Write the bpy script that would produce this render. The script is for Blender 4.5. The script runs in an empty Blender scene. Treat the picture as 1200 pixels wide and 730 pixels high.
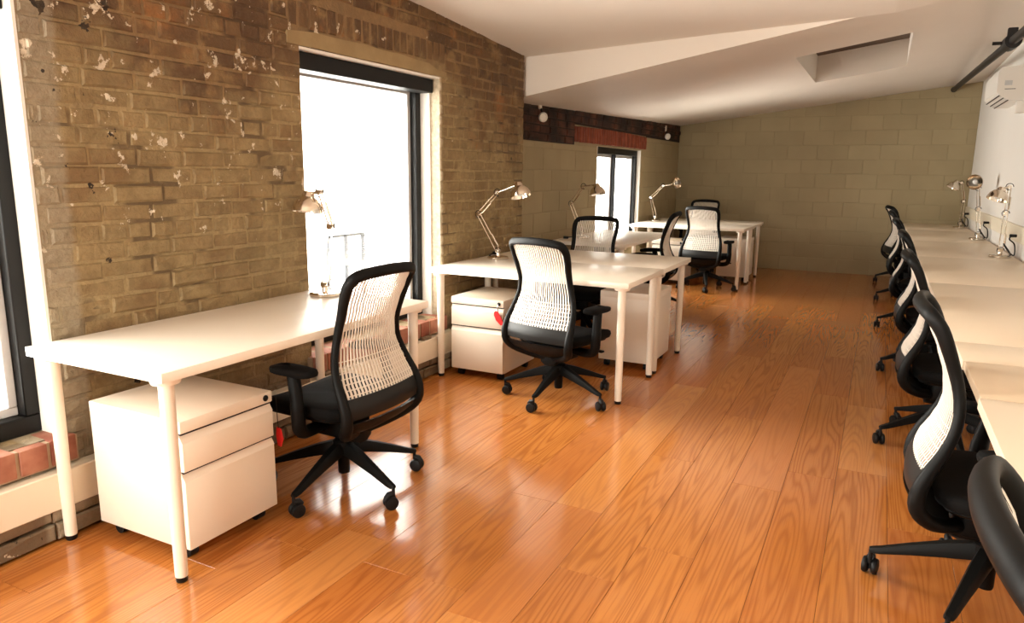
import bpy, bmesh, math, random
from mathutils import Vector, Matrix
R = math.radians
random.seed(11)
scn = bpy.context.scene
col = scn.collection

# ------------------------------------------------------------------ camera, sky, exposure
cam_d = bpy.data.cameras.new('camera'); cam = bpy.data.objects.new('camera', cam_d); col.objects.link(cam)
cam_d.sensor_width = 36; cam_d.lens = 25.27; cam_d.clip_start = .02
_r = Vector((.89154625, .45277088, .01199213)); _u = Vector((-.09697824, .16496216, .98152061)); _f = Vector((-.4424257, .876234, -.19098032))
cam.matrix_world = Matrix(((_r.x, _u.x, -_f.x, 0), (_r.y, _u.y, -_f.y, 0), (_r.z, _u.z, -_f.z, 1.38), (0, 0, 0, 1)))
scn.camera = cam
world = bpy.data.worlds.new('overcast_sky'); scn.world = world; world.use_nodes = True
_bg = world.node_tree.nodes['Background']; _bg.inputs[0].default_value = (1, .955, .89, 1); _bg.inputs[1].default_value = 14.0
scn.view_settings.view_transform = 'Standard'; scn.view_settings.look = 'None'
scn.view_settings.exposure = 1.25; scn.view_settings.gamma = 1.0
scn.cycles.max_bounces = 12; scn.cycles.diffuse_bounces = 5; scn.cycles.transparent_max_bounces = 24
scn.cycles.sample_clamp_indirect = 8; scn.cycles.caustics_reflective = False; scn.cycles.caustics_refractive = False
scn.cycles.use_denoising = True

# ------------------------------------------------------------------ room numbers (metres)
WX = -2.67      # brick wall face
BX = -2.86      # block wall face
RX = 1.03       # right wall face
YB = 11.31      # rear wall face
YF = -1.9       # wall behind the camera
YS = 5.46       # where the brick wall ends
TOP = .75       # desk top height
WINS = {1: (-.25, 1.535, .385, 2.0), 2: (2.89, 4.19, .385, 1.985)}   # y0,y1,z0,z1 in the brick wall
WIN3 = (7.72, 9.36, .45, 1.67)

def near_ceil(x, y):
    zl = 2.297 + .0625 * (5.445 - y)
    dz = zl - 2.297
    if x < -.03: return zl + (2.443 - 2.32) * (x + 2.67) / 2.64
    return zl + .123 + (2.63 - 2.443) * (x + .03) / 1.06
def far_ceil(x, y):
    t = (y - 5.5) / 5.81
    l = 1.965 + .142 * t; r = 2.63 - .04 * t
    return l + (r - l) * (x + 2.8) / 3.83

# ------------------------------------------------------------------ materials
def new_mat(name):
    m = bpy.data.materials.new(name); m.use_nodes = True
    nt = m.node_tree; b = nt.nodes['Principled BSDF']
    return m, nt, b
def N(nt, t, **kw):
    n = nt.nodes.new(t)
    for k, v in kw.items():
        if k.startswith('i_'):
            n.inputs[int(k[2:])].default_value = v
        else: setattr(n, k, v)
    return n
def math_n(nt, op, a, b=None, clamp=False):
    n = nt.nodes.new('ShaderNodeMath'); n.operation = op; n.use_clamp = clamp
    for i, v in enumerate((a, b)):
        if v is None: continue
        if isinstance(v, (int, float)): n.inputs[i].default_value = v
        else: nt.links.new(v, n.inputs[i])
    return n.outputs[0]
def mixc(nt, f, a, b):
    n = nt.nodes.new('ShaderNodeMix'); n.data_type = 'RGBA'
    if isinstance(f, (int, float)): n.inputs[0].default_value = f
    else: nt.links.new(f, n.inputs[0])
    for i, v in ((6, a), (7, b)):
        if isinstance(v, tuple): n.inputs[i].default_value = (*v, 1)
        else: nt.links.new(v, n.inputs[i])
    return n.outputs[2]
def noise(nt, vec, scale, detail=4, rough=.55):
    n = nt.nodes.new('ShaderNodeTexNoise'); n.inputs['Scale'].default_value = scale
    n.inputs['Detail'].default_value = detail; n.inputs['Roughness'].default_value = rough
    if vec is not None: nt.links.new(vec, n.inputs['Vector'])
    return n.outputs[0]
def smooth(nt, v, a, b):
    n = nt.nodes.new('ShaderNodeMapRange'); n.interpolation_type = 'SMOOTHSTEP'
    nt.links.new(v, n.inputs[0]); n.inputs[1].default_value = a; n.inputs[2].default_value = b
    return n.outputs[0]
def bump(nt, b, h, strength=.3, dist=.003):
    n = nt.nodes.new('ShaderNodeBump'); n.inputs['Strength'].default_value = strength; n.inputs['Distance'].default_value = dist
    nt.links.new(h, n.inputs['Height']); nt.links.new(n.outputs[0], b.inputs['Normal'])
def plain(name, c, rough=.5, metal=0, spec=.5, var=.06, scale=14, bmp=0.0, coat=0):
    m, nt, b = new_mat(name)
    tc = N(nt, 'ShaderNodeTexCoord')
    f = noise(nt, tc.outputs['Object'], scale, 3)
    c2 = tuple(max(0, v * (1 - var * 2)) for v in c)
    nt.links.new(mixc(nt, f, c2, c), b.inputs['Base Color'])
    b.inputs['Roughness'].default_value = rough; b.inputs['Metallic'].default_value = metal
    b.inputs['Specular IOR Level'].default_value = spec; b.inputs['Coat Weight'].default_value = coat
    if bmp: bump(nt, b, noise(nt, tc.outputs['Object'], 220, 2), bmp, .001)
    return m
M = {}
M['ceiling'] = plain('ceiling_paint', (.76, .68, .595), .7, var=.03, scale=2)
M['white_wall'] = plain('white_wall_paint', (.80, .76, .71), .6, var=.03, scale=3, bmp=.05)
M['plaster'] = plain('reveal_plaster', (.85, .80, .73), .7, var=.07, scale=6, bmp=.2)
M['laminate'] = plain('white_laminate', (.88, .79, .67), .32, var=.015, scale=5)
M['white_metal'] = plain('white_powder_coat', (.86, .76, .63), .38, var=.02, scale=6)
M['white_plastic'] = plain('white_plastic', (.80, .76, .70), .42, var=.02)
M['black_plastic'] = plain('black_plastic', (.0045, .004, .0035), .5, var=.1, spec=.12)
M['black_fabric'] = plain('black_seat_fabric', (.004, .0036, .0034), .85, spec=.15, var=.2, scale=60, bmp=.3)
M['grey_band'] = plain('charcoal_plastic', (.012, .011, .010), .42, var=.1, spec=.22)
M['rubber'] = plain('black_rubber', (.005, .0046, .0044), .5, var=.1, spec=.25)
M['elastomer'] = plain('cream_elastomer', (.76, .69, .60), .5, var=.04)
M['black_frame'] = plain('black_window_frame', (.005, .0045, .004), .45, spec=.25, var=.1)
M['grey_frame'] = plain('pale_grey_sash', (.55, .55, .55), .4, var=.05)
M['chrome'] = plain('nickel_plate', (.80, .70, .58), .16, metal=1, var=.05)
M['ledge'] = plain('cream_rail_paint', (.80, .71, .56), .5, var=.03, scale=4)
M['red'] = plain('red_tag_plastic', (.75, .02, .02), .4)
M['iron'] = plain('black_iron_pipe', (.009, .006, .005), .5, spec=.3, var=.2)
M['dark_gap'] = plain('dark_recess', (.02, .015, .012), .8)
M['skylight_top'] = plain('brown_shade', (.10, .06, .035), .7)
M['outside'] = plain('grey_outdoor_paint', (.055, .06, .07), .6)
M['bulb'] = plain('frosted_bulb', (.85, .83, .78), .3)

def glass():
    m, nt, b = new_mat('window_glass')
    out = nt.nodes['Material Output']
    tr = N(nt, 'ShaderNodeBsdfTransparent'); tr.inputs[0].default_value = (.97, .98, .97, 1)
    gl = N(nt, 'ShaderNodeBsdfGlossy'); gl.inputs['Roughness'].default_value = .02
    fr = N(nt, 'ShaderNodeFresnel'); fr.inputs[0].default_value = 1.45
    nz = N(nt, 'ShaderNodeTexCoord'); f2 = math_n(nt, 'MULTIPLY', fr.outputs[0], .8)
    mx = N(nt, 'ShaderNodeMixShader'); nt.links.new(f2, mx.inputs[0]); nt.links.new(tr.outputs[0], mx.inputs[1]); nt.links.new(gl.outputs[0], mx.inputs[2])
    nt.links.new(mx.outputs[0], out.inputs[0]); nt.nodes.remove(b)
    return m
M['glass'] = glass()

def old_brick(mortar):
    m, nt, b = new_mat('old_mortar' if mortar else 'old_painted_brick')
    geo = N(nt, 'ShaderNodeNewGeometry'); P = geo.outputs['Position']
    sp = N(nt, 'ShaderNodeSeparateXYZ'); nt.links.new(P, sp.inputs[0])
    y, z = sp.outputs[1], sp.outputs[2]
    big = noise(nt, P, 1.7, 4); mid = noise(nt, P, 7, 5); fine = noise(nt, P, 38, 5, .65)
    at = N(nt, 'ShaderNodeAttribute', attribute_name='rnd')
    rnd = at.outputs['Fac']
    # tan-green old paint
    if mortar:
        crk = smooth(nt, noise(nt, P, 2.9, 3), .50, .60)
        paint = mixc(nt, crk, mixc(nt, mid, (.28, .195, .092), (.385, .28, .14)), (.13, .085, .042))
        raw = mixc(nt, crk, mixc(nt, mid, (.14, .082, .036), (.33, .20, .090)), (.07, .036, .017))
    else:
        paint = mixc(nt, smooth(nt, mid, .3, .7), (.205, .138, .062), (.335, .240, .115))
        paint = mixc(nt, smooth(nt, noise(nt, P, 3.3, 5, .6), .50, .66), paint, (.185, .110, .047))
        paint = mixc(nt, math_n(nt, 'MULTIPLY', rnd, .45), paint, (.245, .155, .070))
        raw = mixc(nt, rnd, (.085, .042, .018), (.150, .080, .032))
        raw = mixc(nt, smooth(nt, mid, .52, .68), raw, (.24, .145, .060))
        raw = mixc(nt, smooth(nt, noise(nt, P, 2.3, 5, .6), .56, .70), raw, (.27, .115, .036))
    # upper, less painted part
    up = math_n(nt, 'ADD', z, math_n(nt, 'MULTIPLY', math_n(nt, 'SUBTRACT', big, .5), 1.5))
    up = math_n(nt, 'ADD', up, math_n(nt, 'MULTIPLY', math_n(nt, 'SUBTRACT', mid, .5), .9))
    upf = smooth(nt, up, 1.58, 1.90)
    c = mixc(nt, upf, paint, raw)
    # bare rough zone under the rail
    lowf = smooth(nt, z, .42, .28)
    c = mixc(nt, lowf, c, mixc(nt, mid, (.07, .045, .028), (.25, .17, .10)))
    # lighter grey paint beside the first window
    m1 = math_n(nt, 'MULTIPLY', smooth(nt, math_n(nt, 'ADD', y, math_n(nt, 'MULTIPLY', mid, .06)), 1.70, 1.66), smooth(nt, y, 1.40, 1.42))
    c = mixc(nt, math_n(nt, 'MULTIPLY', m1, .7), c, (.33, .275, .195))
    # bleached edges beside the second window
    m2 = math_n(nt, 'MULTIPLY', math_n(nt, 'MULTIPLY', smooth(nt, y, 4.225, 4.20), smooth(nt, y, 4.1, 4.12)), smooth(nt, z, 2.0, 1.98))
    c = mixc(nt, math_n(nt, 'MULTIPLY', m2, .8), c, (.62, .52, .38))
    # flaking white patches
    fl = noise(nt, P, 10.5, 7, .66)
    zone = math_n(nt, 'MULTIPLY', smooth(nt, z, .9, 1.4), smooth(nt, y, 4.6, 2.6))
    flk = math_n(nt, 'ADD', fl, math_n(nt, 'MULTIPLY', zone, .075))
    flk = smooth(nt, flk, .685, .70)
    c = mixc(nt, math_n(nt, 'MULTIPLY', flk, .92), c, (.70, .60, .46))
    # dark spalls
    mp = N(nt, 'ShaderNodeMapping'); mp.inputs['Location'].default_value = (3.1, 7.7, 1.9); nt.links.new(P, mp.inputs[0])
    dk = noise(nt, mp.outputs[0], 8.5, 5, .6)
    dk = math_n(nt, 'ADD', dk, math_n(nt, 'MULTIPLY', smooth(nt, y, 2.15, 1.75), .075))
    dkf = smooth(nt, dk, .715, .725)
    c = mixc(nt, dkf, c, (.02, .012, .008))
    c = mixc(nt, math_n(nt, 'MULTIPLY', smooth(nt, fine, .35, .7), .35), c, (.13, .085, .04))
    nt.links.new(c, b.inputs['Base Color'])
    b.inputs['Roughness'].default_value = .62; b.inputs['Specular IOR Level'].default_value = .3
    bump(nt, b, math_n(nt, 'ADD', fine, math_n(nt, 'MULTIPLY', mid, 2.2)), .8, .009)
    return m
M['brick'] = old_brick(False); M['mortar'] = old_brick(True)

def masonry(name, c1, c2, sc=5, rough=.7, b_=.35):
    m, nt, b = new_mat(name)
    geo = N(nt, 'ShaderNodeNewGeometry'); P = geo.outputs['Position']
    oi = N(nt, 'ShaderNodeObjectInfo')
    a = noise(nt, P, sc, 5); f = noise(nt, P, 70, 4, .6)
    k = math_n(nt, 'ADD', math_n(nt, 'MULTIPLY', a, .75), math_n(nt, 'MULTIPLY', oi.outputs['Random'], .25))
    c = mixc(nt, smooth(nt, k, .25, .8), c1, c2)
    nt.links.new(c, b.inputs['Base Color']); b.inputs['Roughness'].default_value = rough; b.inputs['Specular IOR Level'].default_value = .3
    bump(nt, b, f, b_, .004)
    return m
M['block'] = masonry('painted_block', (.325, .258, .148), (.385, .308, .180), 2.2, .75, .2)
M['block_joint'] = masonry('painted_block_joint', (.295, .234, .135), (.35, .28, .163), 3, .75, .2)
M['red_brick'] = masonry('red_brick', (.15, .032, .016), (.30, .075, .038), 12)
M['sill_brick'] = masonry('dusty_red_sill_brick', (.22, .06, .035), (.42, .19, .12), 9)
M['sill_mortar'] = masonry('sill_mortar', (.28, .19, .12), (.40, .29, .19), 12)
M['burnt'] = masonry('sooty_brick', (.010, .006, .004), (.26, .085, .045), 3.2, .75, .8)
M['burnt_mortar'] = masonry('sooty_mortar', (.016, .010, .007), (.05, .026, .016), 6, .8, .6)
M['concrete'] = masonry('tan_concrete', (.27, .185, .088), (.37, .265, .135), 6, .75, .5)

def oak():
    m, nt, b = new_mat('oiled_oak')
    tc = N(nt, 'ShaderNodeTexCoord'); oi = N(nt, 'ShaderNodeObjectInfo'); rnd = oi.outputs['Random']
    mp = N(nt, 'ShaderNodeMapping'); mp.inputs['Scale'].default_value = (9.0, .55, 1); nt.links.new(tc.outputs['Object'], mp.inputs[0])
    off = N(nt, 'ShaderNodeCombineXYZ'); nt.links.new(math_n(nt, 'MULTIPLY', rnd, 91), off.inputs[0]); nt.links.new(math_n(nt, 'MULTIPLY', rnd, 47), off.inputs[1]); nt.links.new(math_n(nt, 'MULTIPLY', rnd, 13), off.inputs[2])
    ad = N(nt, 'ShaderNodeVectorMath'); ad.operation = 'ADD'; nt.links.new(mp.outputs[0], ad.inputs[0]); nt.links.new(off.outputs[0], ad.inputs[1])
    n1 = noise(nt, ad.outputs[0], .55, 2, .45)
    ring = math_n(nt, 'SINE', math_n(nt, 'MULTIPLY', n1, 190))
    ring = math_n(nt, 'ADD', math_n(nt, 'MULTIPLY', ring, .5), .5)
    ring = math_n(nt, 'POWER', ring, 2.6)
    mp2 = N(nt, 'ShaderNodeMapping'); mp2.inputs['Scale'].default_value = (150, 4, 1); nt.links.new(tc.outputs['Object'], mp2.inputs[0])
    ad2 = N(nt, 'ShaderNodeVectorMath'); ad2.operation = 'ADD'; nt.links.new(mp2.outputs[0], ad2.inputs[0]); nt.links.new(off.outputs[0], ad2.inputs[1])
    fib = noise(nt, ad2.outputs[0], 1, 3)
    light = mixc(nt, rnd, (.52, .195, .044), (.44, .150, .032))
    dark = mixc(nt, rnd, (.25, .066, .011), (.20, .048, .008))
    c = mixc(nt, math_n(nt, 'MULTIPLY', ring, .50), light, dark)
    c = mixc(nt, math_n(nt, 'MULTIPLY', smooth(nt, fib, .45, .72), .5), c, (.30, .085, .018))
    pale = smooth(nt, math_n(nt, 'FRACT', math_n(nt, 'MULTIPLY', rnd, 7.31)), .80, .90)
    c = mixc(nt, math_n(nt, 'MULTIPLY', pale, .32), c, (.66, .30, .10))
    red = smooth(nt, math_n(nt, 'FRACT', math_n(nt, 'MULTIPLY', rnd, 3.77)), .78, .88)
    c = mixc(nt, math_n(nt, 'MULTIPLY', red, .32), c, (.36, .085, .018))
    nt.links.new(c, b.inputs['Base Color'])
    b.inputs['Roughness'].default_value = .30; b.inputs['Specular IOR Level'].default_value = .8
    nt.links.new(math_n(nt, 'ADD', .13, math_n(nt, 'MULTIPLY', ring, .06)), b.inputs['Roughness'])
    bump(nt, b, math_n(nt, 'ADD', math_n(nt, 'MULTIPLY', ring, -.5), fib), .10, .0012)
    return m
M['oak'] = oak()
M['floor_gap'] = plain('floor_gap', (.10, .035, .010), .8)

# ------------------------------------------------------------------ mesh helpers
class MB:
    def __init__(s): s.v = []; s.f = []
    def add(s, v, f):
        o = len(s.v); s.v += [tuple(p) for p in v]; s.f += [tuple(i + o for i in q) for q in f]; return s
    def box(s, x0, x1, y0, y1, z0, z1, bev=0, seg=2):
        if not bev:
            v = [(x, y, z) for x in (x0, x1) for y in (y0, y1) for z in (z0, z1)]
            return s.add(v, [(0, 1, 3, 2), (4, 6, 7, 5), (0, 4, 5, 1), (2, 3, 7, 6), (0, 2, 6, 4), (1, 5, 7, 3)])
        bm = bmesh.new(); bmesh.ops.create_cube(bm, size=1)
        for q in bm.verts: q.co = Vector(((x0 + x1) / 2 + q.co.x * (x1 - x0), (y0 + y1) / 2 + q.co.y * (y1 - y0), (z0 + z1) / 2 + q.co.z * (z1 - z0)))
        bmesh.ops.bevel(bm, geom=bm.edges[:], offset=bev, segments=seg, affect='EDGES', profile=.5)
        bm.verts.index_update()
        s.add([q.co[:] for q in bm.verts], [[q.index for q in f.verts] for f in bm.faces]); bm.free(); return s
    def prism(s, poly, axis, a, b):      # poly in the two other axes (cyclic order), extruded along axis
        def mk(p, t): return {'x': (t, p[0], p[1]), 'y': (p[0], t, p[1]), 'z': (p[0], p[1], t)}[axis]
        n = len(poly); v = [mk(p, a) for p in poly] + [mk(p, b) for p in poly]
        return s.add(v, [tuple(range(n - 1, -1, -1)), tuple(range(n, 2 * n))] + [(i, (i + 1) % n, n + (i + 1) % n, n + i) for i in range(n)])
    def tube(s, pts, r, n=10, closed=False, up=(0, 0, 1), flat=1.0, cap=True):
        pts = [Vector(p) for p in pts]; k = len(pts); rs = r if isinstance(r, (list, tuple)) else [r] * k
        v = []; fr = None
        for i, p in enumerate(pts):
            a = pts[(i - 1) % k] if (closed or i > 0) else p; c = pts[(i + 1) % k] if (closed or i < k - 1) else p
            t = (c - a).normalized()
            if fr is None:
                u = Vector(up)
                if abs(u.dot(t)) > .95: u = Vector((1, 0, 0)) if abs(t.x) < .9 else Vector((0, 1, 0))
                fr = (u - t * u.dot(t)).normalized()
            else:
                fr = (fr - t * fr.dot(t)).normalized()
            w = t.cross(fr)
            for j in range(n):
                an = 2 * math.pi * j / n
                v.append(p + fr * math.cos(an) * rs[i] * (flat[i] if isinstance(flat, list) else flat) + w * math.sin(an) * rs[i])
        f = []
        for i in range(k if closed else k - 1):
            for j in range(n):
                a = i * n + j; b = i * n + (j + 1) % n; i2 = (i + 1) % k
                f.append((a, b, i2 * n + (j + 1) % n, i2 * n + j))
        if cap and not closed: f += [tuple(range(n - 1, -1, -1)), tuple((k - 1) * n + j for j in range(n))]
        return s.add(v, f)
    def cyl(s, a, b, r, n=16): return s.tube([a, b], r, n)
    def lathe(s, prof, origin=(0, 0, 0), axis=(0, 0, 1), n=24):
        ax = Vector(axis).normalized(); o = Vector(origin)
        u = Vector((1, 0, 0)) if abs(ax.x) < .9 else Vector((0, 1, 0)); u = (u - ax * u.dot(ax)).normalized(); w = ax.cross(u)
        v = []; k = len(prof)
        for (r, h) in prof:
            for j in range(n):
                an = 2 * math.pi * j / n; v.append(o + ax * h + (u * math.cos(an) + w * math.sin(an)) * max(r, 1e-5))
        f = [(i * n + j, i * n + (j + 1) % n, (i + 1) * n + (j + 1) % n, (i + 1) * n + j) for i in range(k - 1) for j in range(n)]
        return s.add(v, f)
    def mesh(s, name, mat, smooth_=True, ang=38):
        me = bpy.data.meshes.new(name); me.from_pydata(s.v, [], s.f)
        bm = bmesh.new(); bm.from_mesh(me); bmesh.ops.recalc_face_normals(bm, faces=bm.faces[:]); bm.to_mesh(me); bm.free()
        me.materials.append(M[mat])
        if smooth_:
            me.shade_smooth(); me.set_sharp_from_angle(angle=R(ang))
        return me
    def build(s, name, mat, parent=None, smooth_=True, ang=38):
        return link(name, s.mesh(name, mat, smooth_, ang), parent)
def link(name, data, parent=None):
    o = bpy.data.objects.new(name, data); col.objects.link(o)
    if parent is not None: o.parent = parent
    return o
def tag(o, label, cat, group=None):
    o['label'] = label; o['category'] = cat
    if group: o['group'] = group
    return o
def struct(o, label=None):
    o['kind'] = 'structure'
    if label: o['label'] = label
    return o
def empty(name, loc=(0, 0, 0), rz=0, parent=None):
    o = bpy.data.objects.new(name, None); col.objects.link(o); o.empty_display_size = .1
    o.location = loc; o.rotation_euler = (0, 0, rz)
    if parent is not None: o.parent = parent
    return o
def copy_tree(o, parent=None):
    c = o.copy(); col.objects.link(c); c.parent = parent
    for ch in list(o.children): copy_tree(ch, c)
    return c

# ------------------------------------------------------------------ floor: one oak plank at a time
floor = struct(MB().box(-3.1, 1.2, YF - .2, YB + .2, -.2, -.006).build('floor', 'floor_gap'), 'warm orange oak plank floor with strong grain')
PW = .21
plank_mesh = {}
def plank(x, y0, y1):
    L = round(y1 - y0, 2)
    if L not in plank_mesh:
        h = L / 2 - .0006; w = PW / 2 - .0007; b = .0006
        mb = MB()
        v = [(-w, -h, -.012), (w, -h, -.012), (w, h, -.012), (-w, h, -.012), (-w, -h, -b), (w, -h, -b), (w, h, -b), (-w, h, -b), (-w + b, -h + b, 0), (w - b, -h + b, 0), (w - b, h - b, 0), (-w + b, h - b, 0)]
        f = [(0, 1, 5, 4), (1, 2, 6, 5), (2, 3, 7, 6), (3, 0, 4, 7), (4, 5, 9, 8), (5, 6, 10, 9), (6, 7, 11, 10), (7, 4, 8, 11), (8, 9, 10, 11)]
        plank_mesh[L] = mb.add(v, f).mesh('plank', 'oak', False)
    o = link('plank', plank_mesh[L], floor); o.location = (x, (y0 + y1) / 2, 0)
rp = random.Random(5)
forced = {-.90: [2.627], -1.11: [1.88, 2.627], -.69: [3.35]}
x = -.90 - PW * 10 + PW / 2
while x < 1.15:
    left = round(x - PW / 2, 2)
    y = YF - rp.uniform(.1, .8)
    cuts = [c for k, v in forced.items() if abs(k - (left + PW)) < .03 for c in v]
    while y < YB:
        L = rp.choice((1.1, 1.4, 1.7, 2.0, 2.3))
        y1 = round(y + L, 2)
        for c in cuts:
            if y + .5 < c < y1 + .55: y1 = round(c, 2)
        if y1 > YB - .3: y1 = YB + .02
        plank(x, y, y1); y = y1
    x += PW

# ------------------------------------------------------------------ left wall: old brick with window openings
def wall_slab(name, mat, xf, xb, y0, y1, z1, wins):
    """wall made of boxes around the openings (one mesh)"""
    mb = MB(); ws = sorted(wins); y = y0
    for (a, b, c, d) in ws:
        mb.box(xb, xf, y, a, -.1, z1); mb.box(xb, xf, a, b, -.1, c); mb.box(xb, xf, a, b, d, z1); y = b
    mb.box(xb, xf, y, y1, -.1, z1)
    return struct(mb.build(name, mat, None, False))
wall_l = wall_slab('wall_left', 'mortar', WX - .0045, WX - .30, YF - .2, YS - .004, 3.0, list(WINS.values()))
wall_l['label'] = 'old painted brick wall with flaking paint and tall windows'

CH = .0725; rb = random.Random(3)
bricks = []   # (y0,y1,z0,z1,proud)
def free(y0, y1, z0, z1):
    """pieces of the brick that lie outside the openings"""
    segs = [(y0, y1)]
    holes = [(a, b, c - .105, d) for (a, b, c, d) in WINS.values()] + [(2.82, 4.26, 1.985, 2.205), (-.33, 1.6, 2.0, 2.2)]
    holes += [(a - .04, b + .04, c - .105, c) for (a, b, c, d) in WINS.values()]
    for (a, b, c, d) in holes:
        if z1 > c + .02 and z0 < d - .02:
            out = []
            for (p, q) in segs:
                if q <= a or p >= b: out.append((p, q)); continue
                if p < a: out.append((p, a))
                if q > b: out.append((b, q))
            segs = out
    return [(p, q) for p, q in segs if q - p > .03]
k = 0; z = 0.005
while z < 2.75:
    header = (k % 6 == 3)
    L = .102 if header else .212
    y = -.9 + (-.053 if k % 2 else 0) * (2 if not header else 1)
    while y < YS - .02:
        ll = L + rb.uniform(-.012, .012)
        if not header and rb.random() < .10: ll = .105
        y1 = min(y + ll, YS)
        if YS - y1 < .04: y1 = YS
        for (p, q) in free(y + .0035, y1 - (.0035 if y1 < YS else 0), z + .0035, z + CH - .0035):
            if z < near_ceil(WX, (p + q) / 2) + .02:
                bricks.append((p, q, z + .0035 + rb.uniform(-.0015, .003), z + CH - .0035 - rb.uniform(-.0015, .003)))
        y = y1
    z += CH; k += 1
# mesh variants, unit box centred at the origin; x is the proud face
def brick_shape(r, sx, sy, sz, ch=.006):
    j = lambda a: r.uniform(-a, a)
    v = []
    for (yy, zz) in ((-1, -1), (1, -1), (1, 1), (-1, 1)): v.append((-.05, yy * sy / 2, zz * sz / 2))
    for (yy, zz) in ((-1, -1), (1, -1), (1, 1), (-1, 1)): v.append((-.007, yy * sy / 2 + j(.002), zz * sz / 2 + j(.0025)))
    for (yy, zz) in ((-1, -1), (0, -1), (1, -1), (1, 0), (1, 1), (0, 1), (-1, 1), (-1, 0)):
        v.append((0 + j(.0025), yy * (sy / 2 - ch - r.uniform(0, .004)), zz * (sz / 2 - ch - r.uniform(0, .004))))
    v.append((j(.003) + .001, 0, 0))
    f = [(0, 1, 5, 4), (1, 2, 6, 5), (2, 3, 7, 6), (3, 0, 4, 7)]
    f += [(4, 5, 10, 9, 8), (5, 6, 12, 11, 10), (6, 7, 14, 13, 12), (7, 4, 8, 15, 14)]
    c = 16
    f += [(8, 9, c, 15), (9, 10, 11, c), (11, 12, 13, c), (13, 14, 15, c)]
    return v, f
def set_rnd(me, vals):
    at = me.attributes.new('rnd', 'FLOAT', 'POINT'); at.data.foreach_set('value', vals)
CAMP = Vector((0, 0, 1.38))
def seen_size(bk):
    p, q, a, b = bk; c = Vector((WX, (p + q) / 2, (a + b) / 2)) - CAMP
    w = _f.dot(c); d = c.length
    if w < .3: return 0
    px = 600 + 842 * _r.dot(c) / w; py = 365 - 842 * _u.dot(c) / w
    if px < -20 or px > 640 or py < -10 or py > 700: return 0
    return (q - p) * (b - a) * abs(c.x) / d ** 3
bricks.sort(key=seen_size, reverse=True)
NB = 298
def proud(bk):
    p, q, a, b = bk
    low = .055 if b < .29 else 0
    return WX + low + rb.uniform(-.003, .004)
variants = {}
for bk in bricks[:NB]:
    p, q, a, b = bk; L = round((q - p) / .02) * .02
    key = (L, rb.randrange(3))
    if key not in variants:
        mb = MB(); mb.add(*brick_shape(rb, .1, L, b - a)); me = mb.mesh('brick', 'brick', False)
        set_rnd(me, [rb.random()] * len(me.vertices)); variants[key] = me
    o = link('brick', variants[key], wall_l); o.location = (proud(bk), (p + q) / 2, (a + b) / 2); o.rotation_euler = (R(rb.uniform(-.9, .9)), R(rb.uniform(-1.5, 1.5)), R(rb.uniform(-.8, .8))); o.scale = (1, (q - p) / L, 1)
mb = MB(); vals = []
for bk in bricks[NB:]:
    p, q, a, b = bk; v, f = brick_shape(rb, .1, q - p, b - a); px = proud(bk)
    mb.add([(X + px, Y + (p + q) / 2, Z + (a + b) / 2) for X, Y, Z in v], f); vals += [rb.random()] * len(v)
me = mb.mesh('brickwork', 'brick', False); set_rnd(me, vals); o = link('brickwork', me, wall_l); o['kind'] = 'stuff'
# the end of the brick wall: a return towards the block wall
mb = MB(); z = .005; k = 0; vals = []
while z < 2.45:
    for (xa, xb) in (((WX - .012, WX - .11), (WX - .12, WX - .22)) if k % 2 else ((WX - .012, WX - .22),)):
        v, f = brick_shape(rb, .1, xa - xb, CH - .01)
        mb.add([((xa + xb) / 2 + Y, YS + X, z + CH / 2 + Z) for X, Y, Z in v], f); vals += [rb.random()] * len(v)
    z += CH; k += 1
me = mb.mesh('brick_return', 'brick', False); set_rnd(me, vals); o = link('brick_return', me, wall_l); o['kind'] = 'stuff'
# soldier courses above the two front windows, with a concrete lintel on the second
for (ya, yb, za, zb, arch) in ((2.82, 4.26, 2.072, 2.205, .0), (-.33, 1.6, 2.075, 2.2, 0)):
    n = int((yb - ya) / .07)
    for i in range(n):
        w = (yb - ya) / n; v, f = brick_shape(rb, .1, w - .009, zb - za - .01)
        me = MB().add([(X, Y, Z) for X, Y, Z in v], f).mesh('brick', 'brick', False); set_rnd(me, [rb.random()] * len(me.vertices))
        o = link('brick', me, wall_l); o.location = (WX + rb.uniform(-.003, .003), ya + w * (i + .5), (za + zb) / 2)
def rough_beam(y0, y1, z0, z1, x0, x1, n=14):
    mb = MB(); v = []; r = random.Random(8)
    for i in range(n + 1):
        t = i / n; y = y0 + (y1 - y0) * t; bow = .022 * math.sin(math.pi * min(1, t * 1.15)) - (.03 if t > .92 else 0)
        zt = z1 + bow + r.uniform(-.006, .006); xo = x1 + r.uniform(-.002, .003)
        v += [(x0, y, z0), (xo, y, z0 + r.uniform(0, .004)), (xo, y, zt), (x0, y, zt)]
    f = [(i * 4 + a, i * 4 + (a + 1) % 4, i * 4 + 4 + (a + 1) % 4, i * 4 + 4 + a) for i in range(n) for a in range(4)] + [(3, 2, 1, 0), (n * 4, n * 4 + 1, n * 4 + 2, n * 4 + 3)]
    return mb.add(v, f)
rough_beam(2.80, 4.27, 1.988, 2.05, WX - .05, WX + .004).build('lintel', 'concrete', wall_l, False)
rough_beam(-.33, 1.62, 2.003, 2.06, WX - .05, WX + .004).build('lintel', 'concrete', wall_l, False)

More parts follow.
